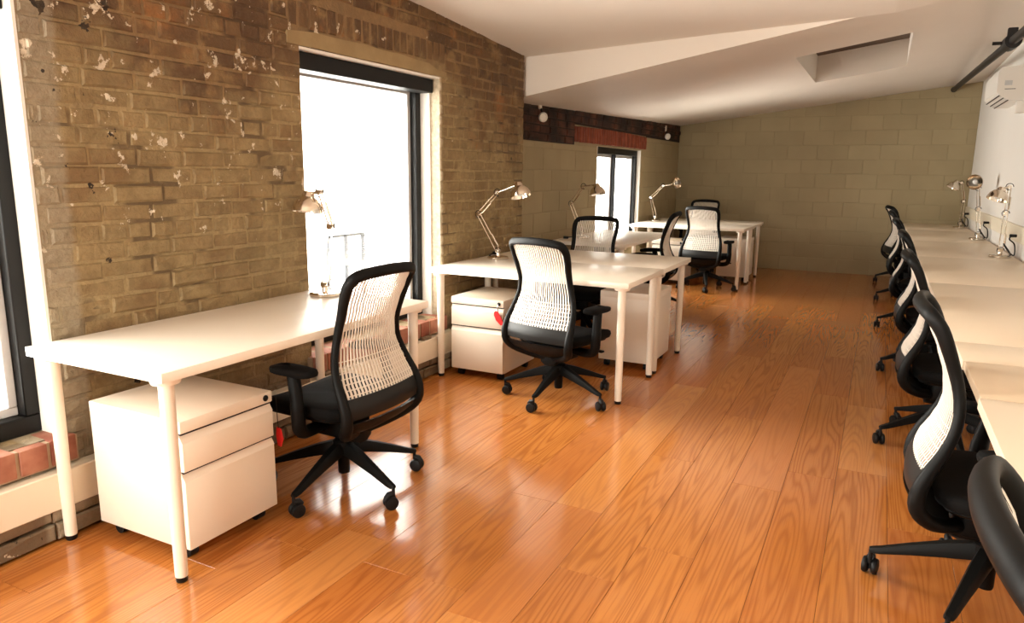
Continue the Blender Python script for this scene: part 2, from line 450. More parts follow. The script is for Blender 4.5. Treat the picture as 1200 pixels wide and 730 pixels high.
# ------------------------------------------------------------------ windows 1, 2 (brick wall)
def portal(y0, y1, z0, z1, x):
    ld = bpy.data.lights.new('window_daylight', 'AREA'); ld.shape = 'RECTANGLE'; ld.size = z1 - z0; ld.size_y = y1 - y0; ld.cycles.is_portal = True
    lo = bpy.data.objects.new('window_daylight', ld); col.objects.link(lo); lo.location = (x, (y0 + y1) / 2, (z0 + z1) / 2); lo.rotation_euler = (0, R(-90), 0)
def window(n, y0, y1, z0, z1, xf, depth, mullion=None, label=''):
    root = struct(empty('window_%d' % n, (xf - depth, (y0 + y1) / 2, z0)), label)
    def bld(mb, name, mat):
        for i, (a, b, c) in enumerate(mb.v): mb.v[i] = (a - (xf - depth), b - (y0 + y1) / 2, c - z0)
        return mb.build(name, mat, root)
    X1 = xf - depth; X0 = X1 - .09; fw = .062
    for (a, b, c, d) in ((y0, y1, z1 - .075, z1), (y0, y1, z0, z0 + .07), (y0, y0 + fw, z0 + .07, z1 - .075), (y1 - fw, y1, z0 + .07, z1 - .075)):
        bld(MB().box(X0, X1, a, b, c, d, .004, 1), 'frame', 'black_frame')
    bays = [(y0 + fw, y1 - fw)] if mullion is None else [(y0 + fw, mullion - .022), (mullion + .022, y1 - fw)]
    if mullion is not None:
        bld(MB().box(X0, X1 - .005, mullion - .022, mullion + .022, z0 + .07, z1 - .075, .004, 1), 'mullion', 'black_frame')
    for (a, b) in bays:
        for (p, q, c, d) in ((a, b, z1 - .110, z1 - .076), (a, b, z0 + .071, z0 + .105), (a, a + .034, z0 + .105, z1 - .11), (b - .034, b, z0 + .105, z1 - .11)):
            s = bld(MB().box(X0 - .02, X0 + .045, p + .001, q - .001, c, d, .003, 1), 'sash', 'grey_frame')
        bld(MB().box(X0 + .004, X0 + .012, a + .03, b - .03, z0 + .1, z1 - .105), 'pane', 'glass')
    return root, bld
for n, lab in ((1, 'tall black-framed window with a red brick sill beside the end of the wall desk'), (2, 'tall black-framed window under a concrete lintel')):
    y0, y1, z0, z1 = WINS[n]; dep = .11 if n == 1 else .15
    root, bld = window(n, y0, y1, z0, z1, WX, dep, None, lab)
    bld(MB().box(WX - dep - .01, WX - .045, y0 + .013, y1 - .013, z1 - .10, z1 - .014, .003, 1), 'frame', 'black_frame')
    # white plaster on the reveals
    for (a, b) in ((y0, y0 + .012), (y1 - .012, y1)):
        bld(MB().box(WX - dep + .001, WX - (.002 if n != 2 else .075), a, b, z0, z1 - .012), 'reveal', 'plaster')
    bld(MB().box(WX - dep + .001, WX - .002, y0, y1, z1 - .012, z1), 'reveal', 'plaster')
    # row of upright bricks as a sill
    bld(MB().box(WX - dep, WX + .028, y0 - .035, y1 + .035 if n != 2 else y1 + .02, z0 - .102, z0 - .004), 'sill_bed', 'sill_mortar')
    m = int((y1 - y0 + .07) / .108); w = (y1 - y0 + .07) / m
    for i in range(m):
        a = y0 - .035 + i * w
        bld(MB().box(WX - dep + .004, WX + .034 + rb.uniform(-.003, .003), a + .006, a + w - .006, z0 - .098, z0 + rb.uniform(-.002, .002), .006, 2), 'brick', 'sill_brick')
    portal(y0, y1, z0, z1, WX - .28)

# rough base and the cream rail along the brick wall
rail = struct(MB().box(WX - .01, WX + .062, YF, YS - .02, .125, .268, .004, 1).build('trim_1', 'ledge'), 'cream painted rail running low along the brick wall')

# ------------------------------------------------------------------ left wall beyond: painted blocks, sooty brick band
wl2 = wall_slab('wall_left_rear', 'block_joint', BX - .004, BX - .15, YS - .1, YB + .2, 2.6, [WIN3])
wl2['label'] = 'grey-green painted block wall with a sooty brick band under the ceiling'
def block_shape(r, sy, sz, ch=.004):
    v, f = brick_shape(r, .1, sy, sz, ch)
    return [(X * .35 if X > -.03 else X, Y, Z) for X, Y, Z in v], f
def band_z(y): return 1.655 if y < 7.75 else (1.69 if y < 9.5 else 1.845)
rk = random.Random(21)
bl_mesh = {}
def put_block(parent, loc, rz, L, H):
    key = (round(L, 2), round(H, 2), rk.randrange(2))
    if key not in bl_mesh:
        me = MB().add(*block_shape(rk, key[0], key[1])).mesh('block', 'block', False); bl_mesh[key] = me
    o = link('block', bl_mesh[key], parent); o.location = loc; o.rotation_euler = (0, 0, rz); o.scale = (1, L / key[0], H / key[1])
z = 0.0; k = 0
while z < 1.84:
    y = YS + (0.02 if k % 2 else -.18)
    while y < YB:
        ya, yb = max(y, YS), min(y + .4, YB); y += .4
        segs = [(ya, yb)]
        if z + .1 > WIN3[2] - .02 and z < WIN3[3] - .05:
            segs = [(p, q) for p, q in ((ya, min(yb, WIN3[0])), (max(ya, WIN3[1]), yb)) if q - p > .03]
        for (p, q) in segs:
            ztop = min(z + .2, band_z((p + q) / 2))
            if ztop - z > .03 and q - p > .03:
                put_block(wl2, (BX + rk.uniform(-.0015, .0015), (p + q) / 2, (z + ztop) / 2), 0, q - p - .005, ztop - z - .005)
    z += .2; k += 1
# sooty bricks in the band
mb = MB(); z = 1.66
while z < 2.12:
    y = YS + rk.uniform(0, .1)
    while y < YB:
        y1 = min(y + .21, YB); c = (y + y1) / 2
        inl = 7.0 < c < 9.58 and z < 1.86
        if z + CH / 2 > band_z(c) and z < far_ceil(BX, c) + .03 and not inl and y1 - y > .04:
            v, f = brick_shape(rk, .1, y1 - y - .01, CH - .01); o_ = rk.uniform(-.004, .010)
            mb.add([(BX + .012 + o_ + X, c + Y, z + CH / 2 + Z) for X, Y, Z in v], f)
        y = y1
    z += CH
o = mb.build('sooty_brickwork', 'burnt', wl2, False); o['kind'] = 'stuff'
mb = MB()
for (a, b) in ((YS, 7.02), (9.56, YB)): mb.box(BX - .01, BX + .006, a, b, band_z((a + b) / 2) + .004, 2.3)
mb.box(BX - .01, BX + .006, 7.02, 9.56, 1.862, 2.3)
mb.build('sooty_bed', 'burnt_mortar', wl2, False)
# red soldier bricks above the third window
n = 34; ya, yb = 7.02, 9.56; w = (yb - ya) / n
for i in range(n):
    t = i / n; za = 1.69; zb = 1.845 + .018 * math.sin(math.pi * t)
    o = MB().add(*brick_shape(rk, .1, w - .012, zb - za)).build('brick', 'red_brick', wl2, False); o.location = (BX + .012 + rk.uniform(-.003, .003), ya + w * (i + .5), (za + zb) / 2)
root, bld = window(3, *WIN3, BX, .05, 8.50, 'black-framed two-bay window under red soldier bricks')
for (a, b) in ((WIN3[0], WIN3[0] + .01), (WIN3[1] - .01, WIN3[1])): bld(MB().box(BX - .049, BX - .002, a, b, WIN3[2], WIN3[3]), 'reveal', 'plaster')
portal(*WIN3, BX - .17)

# ------------------------------------------------------------------ rear wall of painted blocks, right wall, wall behind the camera
wb = struct(MB().box(-3.2, 1.3, YB + .004, YB + .3, -.1, 3.1).build('wall_back', 'block_joint', None, False), 'grey-green painted concrete block wall at the end of the room')
z = 0; k = 0
while z < 2.6:
    x = BX - .01 - (.2 if k % 2 else 0)
    while x < RX:
        xa, xb = max(x, BX), min(x + .4, RX); x += .4
        if xb - xa > .04 and z < far_ceil((xa + xb) / 2, YB) + .02:
            put_block(wb, ((xa + xb) / 2, YB + rk.uniform(-.001, .0015), z + .1), R(-90), xb - xa - .004, .196)
    z += .2; k += 1
struct(MB().box(RX, RX + .25, YF - .2, YB + .3, -.1, 3.1).build('wall_right', 'white_wall', None, False), 'white painted wall behind the long desk row')
FW = (-2.62, -1.35, .30, 2.25)      # unseen window added behind the camera to light near-facing sides: x0,x1,z0,z1
mb = MB().box(-3.2, FW[0], YF - .25, YF, -.1, 3.1).box(FW[1], 1.3, YF - .25, YF, -.1, 3.1).box(FW[0], FW[1], YF - .25, YF, -.1, FW[2]).box(FW[0], FW[1], YF - .25, YF, FW[3], 3.1)
struct(mb.build('wall_front', 'block_joint', None, False), 'painted wall closing the room, with an added window')
w4 = struct(empty('window_4', ((FW[0] + FW[1]) / 2, YF - .12, FW[2])), 'added unseen black-framed window facing down the length of the room')
hw, hh = (FW[1] - FW[0]) / 2, FW[3] - FW[2]
for (a, b, c, d) in ((-hw, hw, 0, .07), (-hw, hw, hh - .07, hh), (-hw, -hw + .06, .07, hh - .07), (hw - .06, hw, .07, hh - .07), (-.03, .03, .07, hh - .07)):
    MB().box(a, b, -.04, .04, c, d, .004, 1).build('frame', 'black_frame', w4)
for (a, b) in ((-hw + .06, -.03), (.03, hw - .06)): MB().box(a, b, -.004, .004, .07, hh - .07).build('pane', 'glass', w4)
ld = bpy.data.lights.new('window_daylight', 'AREA'); ld.shape = 'RECTANGLE'; ld.size = 2 * hw; ld.size_y = hh; ld.cycles.is_portal = True
lo = bpy.data.objects.new('window_daylight', ld); col.objects.link(lo); lo.location = ((FW[0] + FW[1]) / 2, YF - .23, FW[2] + hh / 2); lo.rotation_euler = (R(90), 0, 0)
struct(MB().box(RX - .018, RX, .3, YB - .01, .87, 1.0, .003, 1).build('trim_2', 'ledge'), 'cream cable rail along the white wall above the desks')

# ------------------------------------------------------------------ ceiling: front part, step, lower sloped part with a skylight shaft
def sheet(mb, fn, xs, ys, thick=.12):
    nx, ny = len(xs), len(ys)
    v = [(x, y, fn(x, y)) for y in ys for x in xs]
    f = [(j * nx + i, j * nx + i + 1, (j + 1) * nx + i + 1, (j + 1) * nx + i) for j in range(ny - 1) for i in range(nx - 1)]
    mb.add(v, f); return mb
mb = MB()
lin = lambda a, b, n: [a + (b - a) * i / n for i in range(n + 1)]
sheet(mb, near_ceil, lin(-3.1, -.03, 6) + lin(-.03, 1.2, 3)[1:], lin(YF - .2, 5.5, 8))
xs = lin(-3.1, -.03, 8)
v = [(x, 5.5, far_ceil(x, 5.5)) for x in xs] + [(x, 5.5, max(near_ceil(x, 5.5), far_ceil(x, 5.5))) for x in xs]; n = len(xs)
mb.add(v, [(i, i + 1, n + i + 1, n + i) for i in range(n - 1)])
SX0, SX1, SY0, SY1 = -.74, .10, 6.6, 8.55
sheet(mb, far_ceil, lin(-3.1, SX0, 6), lin(5.5, YB + .2, 10)); sheet(mb, far_ceil, lin(SX1, 1.2, 3), lin(5.5, YB + .2, 10))
sheet(mb, far_ceil, lin(SX0, SX1, 3), lin(5.5, SY0, 3)); sheet(mb, far_ceil, lin(SX0, SX1, 3), lin(SY1, YB + .2, 5))
SH = .27
c4 = [(SX0, SY0), (SX1, SY0), (SX1, SY1), (SX0, SY1)]
v = [(x, y, far_ceil(x, y)) for x, y in c4] + [(x, y, far_ceil(x, y) + SH) for x, y in c4]
mb.add(v, [(i, (i + 1) % 4, 4 + (i + 1) % 4, 4 + i) for i in range(4)])
# a closed outer roof so no daylight leaks in
me = bpy.data.meshes.new('ceiling'); me.from_pydata(mb.v, [], mb.f); me.materials.append(M['ceiling'])
ceil = struct(link('ceiling', me), 'cream plaster ceiling stepping down to a lower sloped part')
MB().box(SX0 - .02, SX1 + .02, SY0 - .02, SY1 + .02, 0, .03).build('skylight_cover', 'skylight_top', ceil, False)
sc_ = ceil.children[0]
for q in sc_.data.vertices: q.co.z += far_ceil(q.co.x, q.co.y) + SH
MB().box(-3.3, 1.3, YF - .3, YB + .3, 3.0, 3.15).build('roof_deck', 'ceiling', ceil, False)

# ------------------------------------------------------------------ desks
def make_desk(name, lx, ly, legs, wood='laminate'):
    root = empty(name)
    MB().box(-lx / 2, lx / 2, -ly / 2, ly / 2, TOP - .034, TOP, .0025, 2).build('desktop', wood, root)
    leg = None
    for (x, y) in legs:
        if leg is None:
            leg = MB().tube([(0, 0, .02), (0, 0, TOP - .04)], [.021, .025], 20).mesh('leg', 'white_metal')
            foot = MB().lathe([(0, 0), (.017, 0), (.0195, .004), (.0195, .022), (0, .022)], n=18).mesh('foot', 'rubber')
            plate = MB().lathe([(0, TOP - .052), (.045, TOP - .05), (.05, TOP - .0345), (0, TOP - .0345)], n=18).mesh('mounting_plate', 'white_metal')
        l = link('leg', leg, root); l.location = (x, y, 0)
        link('foot', foot, l); link('mounting_plate', plate, l)
    return root
def desk(x0, x1, y0, y1, label, group=None, inset=.055, name='desk', row=False):
    lx, ly = x1 - x0, y1 - y0; a, b = lx / 2 - inset, ly / 2 - inset
    a0 = a - .40 if row else a; lg = [(-a0, -b), (a, -b), (a, b), (-a0, b)]
    if row and ly < .6: lg = [(a, -b), (a, b)]
    d = make_desk(name, lx, ly, lg)
    d.location = ((x0 + x1) / 2, (y0 + y1) / 2, 0); tag(d, label, 'desk', group); return d
desk(-2.655, -1.94, 1.43, 2.925, 'white desk standing lengthwise against the brick wall between two windows')
desk(-2.63, -1.254, 3.98, 4.747, 'white desk end-on to the brick wall, over the pedestal with the red key tag')
desk(-2.63, -1.254, 4.752, 5.52, 'white desk pushed back to back behind the desk with the red key tag')
desk(-2.735, -2.0, 6.2, 7.72, 'white desk lengthwise against the block wall under the two-bay window')
desk(-2.80, -1.395, 8.80, 9.555, 'white desk end-on to the block wall, front one of the pair near the rear wall')
desk(-2.80, -1.395, 9.56, 10.33, 'white desk end-on to the block wall, closest to the rear wall')
ys = [YB - .02, 9.98, 8.30, 6.66, 5.02, 3.235, 2.89, 2.412, .74, -.9]
rl = ['off-white desk of the long row, tucked against the rear block wall', 'off-white desk of the long row, second from the rear block wall', 'off-white desk of the long row, third from the rear block wall', 'off-white desk of the long row, fourth from the rear block wall',
      'off-white desk of the long row, fifth from the rear block wall', 'short off-white desk extension beside the tan panel', 'narrow tan desk leaf bridging two off-white desks', 'off-white desk of the long row next to the narrow tan leaf', 'off-white desk of the long row at the end far from the rear wall']
M['dimmed_laminate'] = plain('dimmed_white_laminate', (.70, .575, .435), .36, var=.015, scale=5)  # white laminate darkened in its colour for the weaker light on this row
M['tan'] = plain('tan_laminate', (.60, .46, .32), .4, var=.03)
for i in range(len(ys) - 1):
    y1, y0 = ys[i], ys[i + 1]
    short = y1 - y0 < .6
    d = desk(.31 + (.006 if i == 6 else 0), 1.005, y0 + .003, y1 - .003, rl[i], 'desks in the long row', .055, 'desk', True)
    d.children[0].data.materials[0] = M['tan' if i == 6 else 'dimmed_laminate']

# ------------------------------------------------------------------ pedestals
def make_pedestal(w, dpt, h):
    """drawer fronts face -y; origin at floor centre"""
    root = empty('drawer_pedestal'); z0 = .052
    MB().box(-w / 2, w / 2, -dpt / 2 + .02, dpt / 2, z0, h - .002, .004, 2).build('body', 'white_metal', root)
    tp = MB().box(-w / 2 - .001, w / 2 + .001, -dpt / 2, dpt / 2 + .001, h - .045, h, .005, 2).build('top_panel', 'white_metal', root)
    for (a, b) in ((h - .185, h - .050), (z0 + .002, h - .190)):
        d = MB().box(-w / 2 + .002, w / 2 - .002, -dpt / 2 - .002, -dpt / 2 + .022, a, b - .028, .004, 2)
        # bevelled finger pull along the top of the drawer
        d.prism([(-dpt / 2 - .002, b - .030), (-dpt / 2 + .012, b - .006), (-dpt / 2 + .012, b), (-dpt / 2 + .024, b), (-dpt / 2 + .024, b - .030)], 'x', -w / 2 + .002, w / 2 - .002)
        d.build('drawer', 'white_metal', root)
        MB().box(-w / 2 + .004, w / 2 - .004, -dpt / 2 + .005, -dpt / 2 + .019, b - .001, b + .0045).build('drawer_gap', 'dark_gap', root)
    lk = MB().lathe([(0, 0), (.012, 0), (.012, .004), (.009, .006), (0, .006)], (w / 2 - .035, -dpt / 2, h - .022), (0, -1, 0), 20).build('lock', 'rubber', root)
    for sx in (-1, 1):
        for sy in (-1, 1):
            c = MB().cyl((sx * (w / 2 - .05) - .018, sy * (dpt / 2 - .06), .024), (sx * (w / 2 - .05) + .018, sy * (dpt / 2 - .06), .024), .024, 18)
            c.box(sx * (w / 2 - .05) - .012, sx * (w / 2 - .05) + .012, sy * (dpt / 2 - .06) - .012, sy * (dpt / 2 - .06) + .012, .03, .054)
            c.build('caster', 'rubber', root)
    return root
ped = make_pedestal(.42, .49, .53)
def place_ped(first, x, y, rz, label, sc=(1, 1, 1)):
    o = ped if first else copy_tree(ped); o.location = (x, y, 0); o.rotation_euler = (0, 0, rz); o.scale = sc
    tag(o, label, 'pedestal', 'white drawer pedestals'); return o
place_ped(True, -2.295, 1.775, R(90), 'white drawer pedestal under the desk against the brick wall, fronts to the aisle')
place_ped(False, -2.325, 4.33, 0, 'white drawer pedestal with red key tag in its lock', (.95, 1, 1.04))
place_ped(False, -1.53, 5.06, R(180), 'white drawer pedestal showing its plain back between the paired desk legs', (.92, 1, 1.05))
place_ped(False, -2.36, 6.62, R(90), 'white drawer pedestal under the desk below the two-bay window')
place_ped(False, -2.34, 9.20, 0, 'white drawer pedestal under the rear desk pair, fronts to the aisle end', (.95, 1, 1.04))
place_ped(False, -1.67, 9.93, R(180), 'white drawer pedestal showing its plain back under the rear desk pair', (.92, 1, 1.05))
# key with red tag, hanging in the second pedestal's lock
kt = empty('key_tag', (-2.16, 4.085, .527))
MB().tube([(0, 0, 0), (0, -.012, -.002), (0, -.016, -.02), (.004, -.014, -.05)], .003, 8).build('key', 'chrome', kt)
pts = [(-.02, .0), (-.021, -.02), (-.005, -.052), (.028, -.082), (.042, -.080), (.046, -.062), (.03, -.03), (.006, .006), (-.01, .01)]
MB().prism([(a - .004, b - .052) for a, b in pts], 'y', -.020, -.014).build('tag', 'red', kt)
tag(kt, 'key with a red tag hanging from the pedestal lock', 'key')
kt = empty('key_tag', (-2.06, 2.013, .34))
MB().tube([(0, 0, .16), (0, .004, .06), (0, .006, .02)], .0015, 6).build('cord', 'rubber', kt)
MB().prism([(-.008, .025), (.012, .02), (.022, -.02), (.01, -.055), (-.006, -.05), (-.012, -.01)], 'y', .004, .010).build('tag', 'red', kt)
tag(kt, 'small red tag on a cord at the side of the pedestal by the brick wall', 'tag')

# ------------------------------------------------------------------ office chair
def smooth_path(pts, n=4, closed=False):
    P = [Vector(p) for p in pts]; k = len(P); out = []
    for i in range(k if closed else k - 1):
        p0 = P[(i - 1) % k] if (closed or i > 0) else P[i]; p1 = P[i]; p2 = P[(i + 1) % k]; p3 = P[(i + 2) % k] if (closed or i < k - 2) else P[i + 1]
        for j in range(n):
            t = j / n
            out.append(.5 * ((2 * p1) + (p2 - p0) * t + (2 * p0 - 5 * p1 + 4 * p2 - p3) * t * t + (3 * p1 - p0 - 3 * p2 + p3) * t ** 3))
    if not closed: out.append(P[-1])
    return out
def interp(tab, z):
    if z <= tab[0][0]: return tab[0][1]
    for (a, u), (b, w) in zip(tab, tab[1:]):
        if z <= b:
            t = (z - a) / (b - a); t = t * t * (3 - 2 * t) * .5 + t * .5; return u + (w - u) * t
    return tab[-1][1]
DEP = [(.265, -.08), (.30, -.165), (.33, -.222), (.38, -.262), (.44, -.265), (.50, -.245), (.56, -.215), (.62, -.192), (.68, -.182), (.76, -.190), (.84, -.215), (.92, -.248), (.985, -.285)]
HW = [(.265, .05), (.30, .145), (.33, .200), (.37, .230), (.44, .238), (.52, .235), (.60, .217), (.68, .194), (.75, .182), (.82, .183), (.90, .193), (.985, .194)]
def bk_pt(u, z):      # u in -1..1 across the back; slightly wrapped round the sitter
    return Vector((u * interp(HW, z), interp(DEP, z) + .028 * u * u, z))
def make_chair():
    root = empty('office_chair')
    # outer frame of the back: one closed hourglass loop
    half = [(.0, .268, .0), (.5, .276, 0), (.85, .298, 0), (1, .335, 0), (1, .38, 0), (1, .44, 0), (1, .50, 0), (1, .56, 0), (1, .62, 0), (1, .68, 0), (1, .75, 0), (1, .82, 0), (1, .88, 0), (1, .935, 0), (.93, .972, 0), (.72, .984, 0), (.36, .990, 0), (0, .992, 0)]
    loop = [bk_pt(u, z) for (u, z, _) in half] + [bk_pt(-u, z) for (u, z, _) in half[-2:0:-1]]
    loop = smooth_path(loop, 3, True)
    rad = [.0155 + .009 * max(0, min(1, (.60 - p.z) / .2)) for p in loop]
    MB().tube(loop, rad, 12, True, (0, 1, 0), [1.05 + .45 * max(0, min(1, (p.z - .70) / .25)) for p in loop]).build('back_frame', 'black_plastic', root, True, 60)
    # cream rib net
    net = MB(); NR = 25; zs = lin(.485, .972, 20)
    for i in range(NR):
        u0 = -.955 + 1.91 * i / (NR - 1)
        w = .200 / NR
        rows = []
        for zz in zs:
            top = zz
            ulim = 1.0
            hw = interp(HW, zz)
            if abs(u0) > .85 and zz > .955: top = .955
            a = bk_pt(u0, top); rows.append((a, w * hw / .20 * .5 * (1.12 if zz < .62 else 1)))
        v = []
        for a, hw_ in rows: v += [(a.x - hw_, a.y - .0015, a.z), (a.x + hw_, a.y - .0015, a.z), (a.x + hw_, a.y + .0015, a.z), (a.x - hw_, a.y + .0015, a.z)]
        f = [(k * 4 + c, k * 4 + (c + 1) % 4, k * 4 + 4 + (c + 1) % 4, k * 4 + 4 + c) for k in range(len(rows) - 1) for c in range(4)]
        net.add(v, f)
    for k in range(7):      # cross ties that turn the lower ribs into a grid
        zz = .500 + k * .0215
        pts = [bk_pt(-.97 + 1.94 * j / 14, zz) for j in range(15)]
        net.tube(pts, .0026, 4, False, (0, 1, 0), .5, False)
    net.build('back_net', 'elastomer', root, False)
    # solid lower band with a row of slots drawn as a raised rim
    def panel(z0, z1, t, name, mat, uu=.97, holes=False):
        mb = MB(); n = 18; rows = lin(z0, z1, 4); v = []
        for s in (-1, 1):
            for zz in rows:
                for j in range(n + 1):
                    p = bk_pt(-uu + 2 * uu * j / n, zz); v.append((p.x, p.y + s * t, p.z))
        st = (n + 1); off = st * len(rows); f = []
        for r_ in range(len(rows) - 1):
            for j in range(n):
                if holes and r_ == 2 and j % 2 == 1 and 1 < j < n - 2: 
                    pass
                f.append((r_ * st + j, r_ * st + j + 1, (r_ + 1) * st + j + 1, (r_ + 1) * st + j)); f.append(tuple(off + q for q in ((r_ + 1) * st + j, (r_ + 1) * st + j + 1, r_ * st + j + 1, r_ * st + j)))
        for j in range(n):
            f.append((j, off + j, off + j + 1, j + 1)); e = (len(rows) - 1) * st; f.append((e + j, e + j + 1, off + e + j + 1, off + e + j))
        return mb.add(v, f).build(name, mat, root)
    panel(.405, .490, .0045, 'lumbar_band', 'grey_band')
    panel(.285, .388, .006, 'lower_panel', 'black_plastic', .97)
    # seat
    def seat_mesh(w, d, zt, th, yo):
        mb = MB(); n = 28; rings = [(.90, -th), (.97, -th * .82), (1.0, -th * .45), (.985, -th * .12), (.93, 0), (.6, .004), (.0, -.002)]
        v = []
        for (s, dz) in rings:
            for j in range(n):
                a = 2 * math.pi * j / n; ca, sa = math.cos(a), math.sin(a); e = .42
                X = w / 2 * s * math.copysign(abs(ca) ** e, ca); Y = d / 2 * s * math.copysign(abs(sa) ** e, sa)
                fr = max(0, (Y - .10) / .14); v.append((X, Y + yo, zt + dz - .028 * fr * fr + (.018 * (abs(X) / (w / 2)) ** 2)))
        k = len(rings); f = [(i * n + j, i * n + (j + 1) % n, (i + 1) * n + (j + 1) % n, (i + 1) * n + j) for i in range(k - 1) for j in range(n)] + [tuple(range(n - 1, -1, -1))]
        return mb.add(v, f)
    seat_mesh(.49, .47, .425, .058, .045).build('seat', 'black_fabric', root, True, 70)
    seat_mesh(.44, .42, .371, .022, .045).build('seat_pan', 'black_plastic', root, True, 60)
    # tilt mechanism
    m = MB().box(-.075, .075, -.10, .12, .245, .352, .02, 3)
    m.tube(smooth_path([(0, .02, .275), (0, -.07, .268), (0, -.115, .275)], 4), [.05] * 8 + [.04], 10, False, (1, 0, 0), 1.3)
    m.build('tilt_mechanism', 'black_plastic', root)
    lv = MB().tube(smooth_path([(.06, .05, .32), (.17, .05, .325), (.25, .045, .332)], 4), .006, 8); lv.box(.245, .29, .03, .062, .326, .338, .004, 2); lv.build('lever', 'black_plastic', root)
    # arms
    for s in (-1, 1):
        pts = smooth_path([(s * .06, .02, .318), (s * .20, .0, .318), (s * .268, -.02, .345), (s * .285, -.03, .42), (s * .282, -.02, .50), (s * .272, 0, .575)], 5)
        MB().tube(pts, [.026] * (len(pts) - 8) + [.024] * 8, 10, False, (0, 1, 0), 1.15).build('arm_support', 'black_plastic', root, True, 60)
        pad = MB(); n = 20; v = []; rings = [(.82, .572), (.97, .578), (1, .590), (.96, .601), (.75, .606), (0, .607)]
        for (q, zz) in rings:
            for j in range(n):
                a = 2 * math.pi * j / n; ca, sa = math.cos(a), math.sin(a)
                v.append((s * .262 + .045 * q * math.copysign(abs(ca) ** .6, ca) - s * .03 * max(0, sa) ** 2, .02 + .128 * q * math.copysign(abs(sa) ** .6, sa), zz - .012 * max(0, sa) ** 2))
        f = [(i * n + j, i * n + (j + 1) % n, (i + 1) * n + (j + 1) % n, (i + 1) * n + j) for i in range(len(rings) - 1) for j in range(n)] + [tuple(range(n - 1, -1, -1))]
        pad.add(v, f).build('arm_pad', 'black_fabric', root, True, 60)
    # column and five-star base (base turns on its own)
    MB().lathe([(0, .062), (.024, .062), (.026, .072), (.026, .245), (.019, .247), (.019, .27), (0, .27)], n=20).build('gas_column', 'black_plastic', root)
    hub = MB().lathe([(.0, .150), (.036, .150), (.046, .162), (.046, .212), (.034, .222), (0, .222)], n=24).build('base_hub', 'black_plastic', root)
    lg = MB(); sec = [(.03, .026, .158, .214), (.12, .024, .140, .188), (.22, .019, .116, .150), (.31, .0155, .091, .113), (.335, .014, .088, .105), (.344, .008, .090, .102)]
    v = []
    for (x_, w, a, b) in sec: v += [(x_, -w, a), (x_, -w * 1.0, a * .45 + b * .55), (x_, -w * .6, b), (x_, w * .6, b), (x_, w, a * .45 + b * .55), (x_, w, a)]
    f = [(i * 6 + c, i * 6 + (c + 1) % 6, i * 6 + 6 + (c + 1) % 6, i * 6 + 6 + c) for i in range(len(sec) - 1) for c in range(6)] + [tuple(range(5, -1, -1)), tuple(len(sec) * 6 - 6 + c for c in range(6))]
    leg_me = lg.add(v, f).mesh('base_leg', 'black_plastic', True, 50)
    cs = MB()
    for s in (-1, 1):
        cs.lathe([(.0, 0), (.020, 0), (.0255, .003), (.029, .008), (.029, .015), (.026, .020), (.012, .023), (.0, .023)], (0, s * .004, .029), (0, s, 0), 22)
    cs.box(-.020, .014, -.0035, .0035, .02, .062, .002, 1); cs.cyl((.012, 0, .045), (.012, 0, .094), .0075, 10)
    cs.tube([(-.020, 0, .048), (-.008, 0, .062), (.012, 0, .066)], [.012, .014, .012], 10)
    cas_me = cs.mesh('caster', 'rubber')
    for i in range(5):
        l = link('base_leg', leg_me, root); l.rotation_euler = (0, 0, R(72 * i))
        c = link('caster', cas_me, l); c.location = (.325, 0, 0)
    return root
chair = make_chair()
used = [False]
def place_chair(x, y, rz, base, label, group, cr=0):
    o = chair if not used[0] else copy_tree(chair); used[0] = True
    o.location = (x, y, 0); o.rotation_euler = (0, 0, R(rz))
    i = 0
    for ch in o.children:
        if ch.name.startswith('base_leg'):
            a = R(72 * i + base - rz); ch.rotation_euler = (0, 0, a); i += 1
            for g in ch.children: g.rotation_euler = (0, 0, R(cr + 67 * i))
    for g in [q for ch in o.children for q in ch.children]:
        # keep the stem under the leg tip while the caster swivels
        an = g.rotation_euler.z; g.location = (.325 + .012 - .012 * math.cos(an), -.012 * math.sin(an), 0)
    tag(o, label, 'office chair', group); return o
G1 = 'mesh-backed chairs at the wall-side desks'; G2 = 'mesh-backed chairs along the desk row'
place_chair(-2.01, 2.345, 88, -14, 'black mesh-backed office chair facing the brick wall beside the white pedestal', G1)
place_chair(-1.68, 3.98, -13, -92, 'black mesh-backed office chair before the pedestal with the red key tag', G1, 20)
place_chair(-2.17, 5.66, 180, 20, 'black mesh-backed office chair between the desk pair and the window desk, facing its desk pair', G1)
place_chair(-2.06, 7.18, 95, 10, 'black mesh-backed office chair facing the two-bay window desk', G1)
place_chair(-1.82, 8.82, -8, -75, 'black mesh-backed office chair before the desk pair near the rear wall', G1, 50)
place_chair(-2.30, 10.58, 178, 30, 'black mesh-backed office chair squeezed between the rear desk pair and the rear block wall', G1)
for (x, y, rz, b, lab) in ((.435, .98, -90, 175, 'seventh'), (.425, 2.62, -90, 176, 'sixth'), (.42, 4.20, -90, 205, 'fifth'), (.43, 5.78, -90, 200, 'fourth'), (.41, 7.42, -92, 190, 'third'), (.39, 9.05, -90, 190, 'second'), (.37, 10.62, -78, 185, 'first')):
    place_chair(x, y, rz, b, 'black mesh-backed office chair pushed into the long desk row, %s from the rear block wall' % lab, G2, 15)

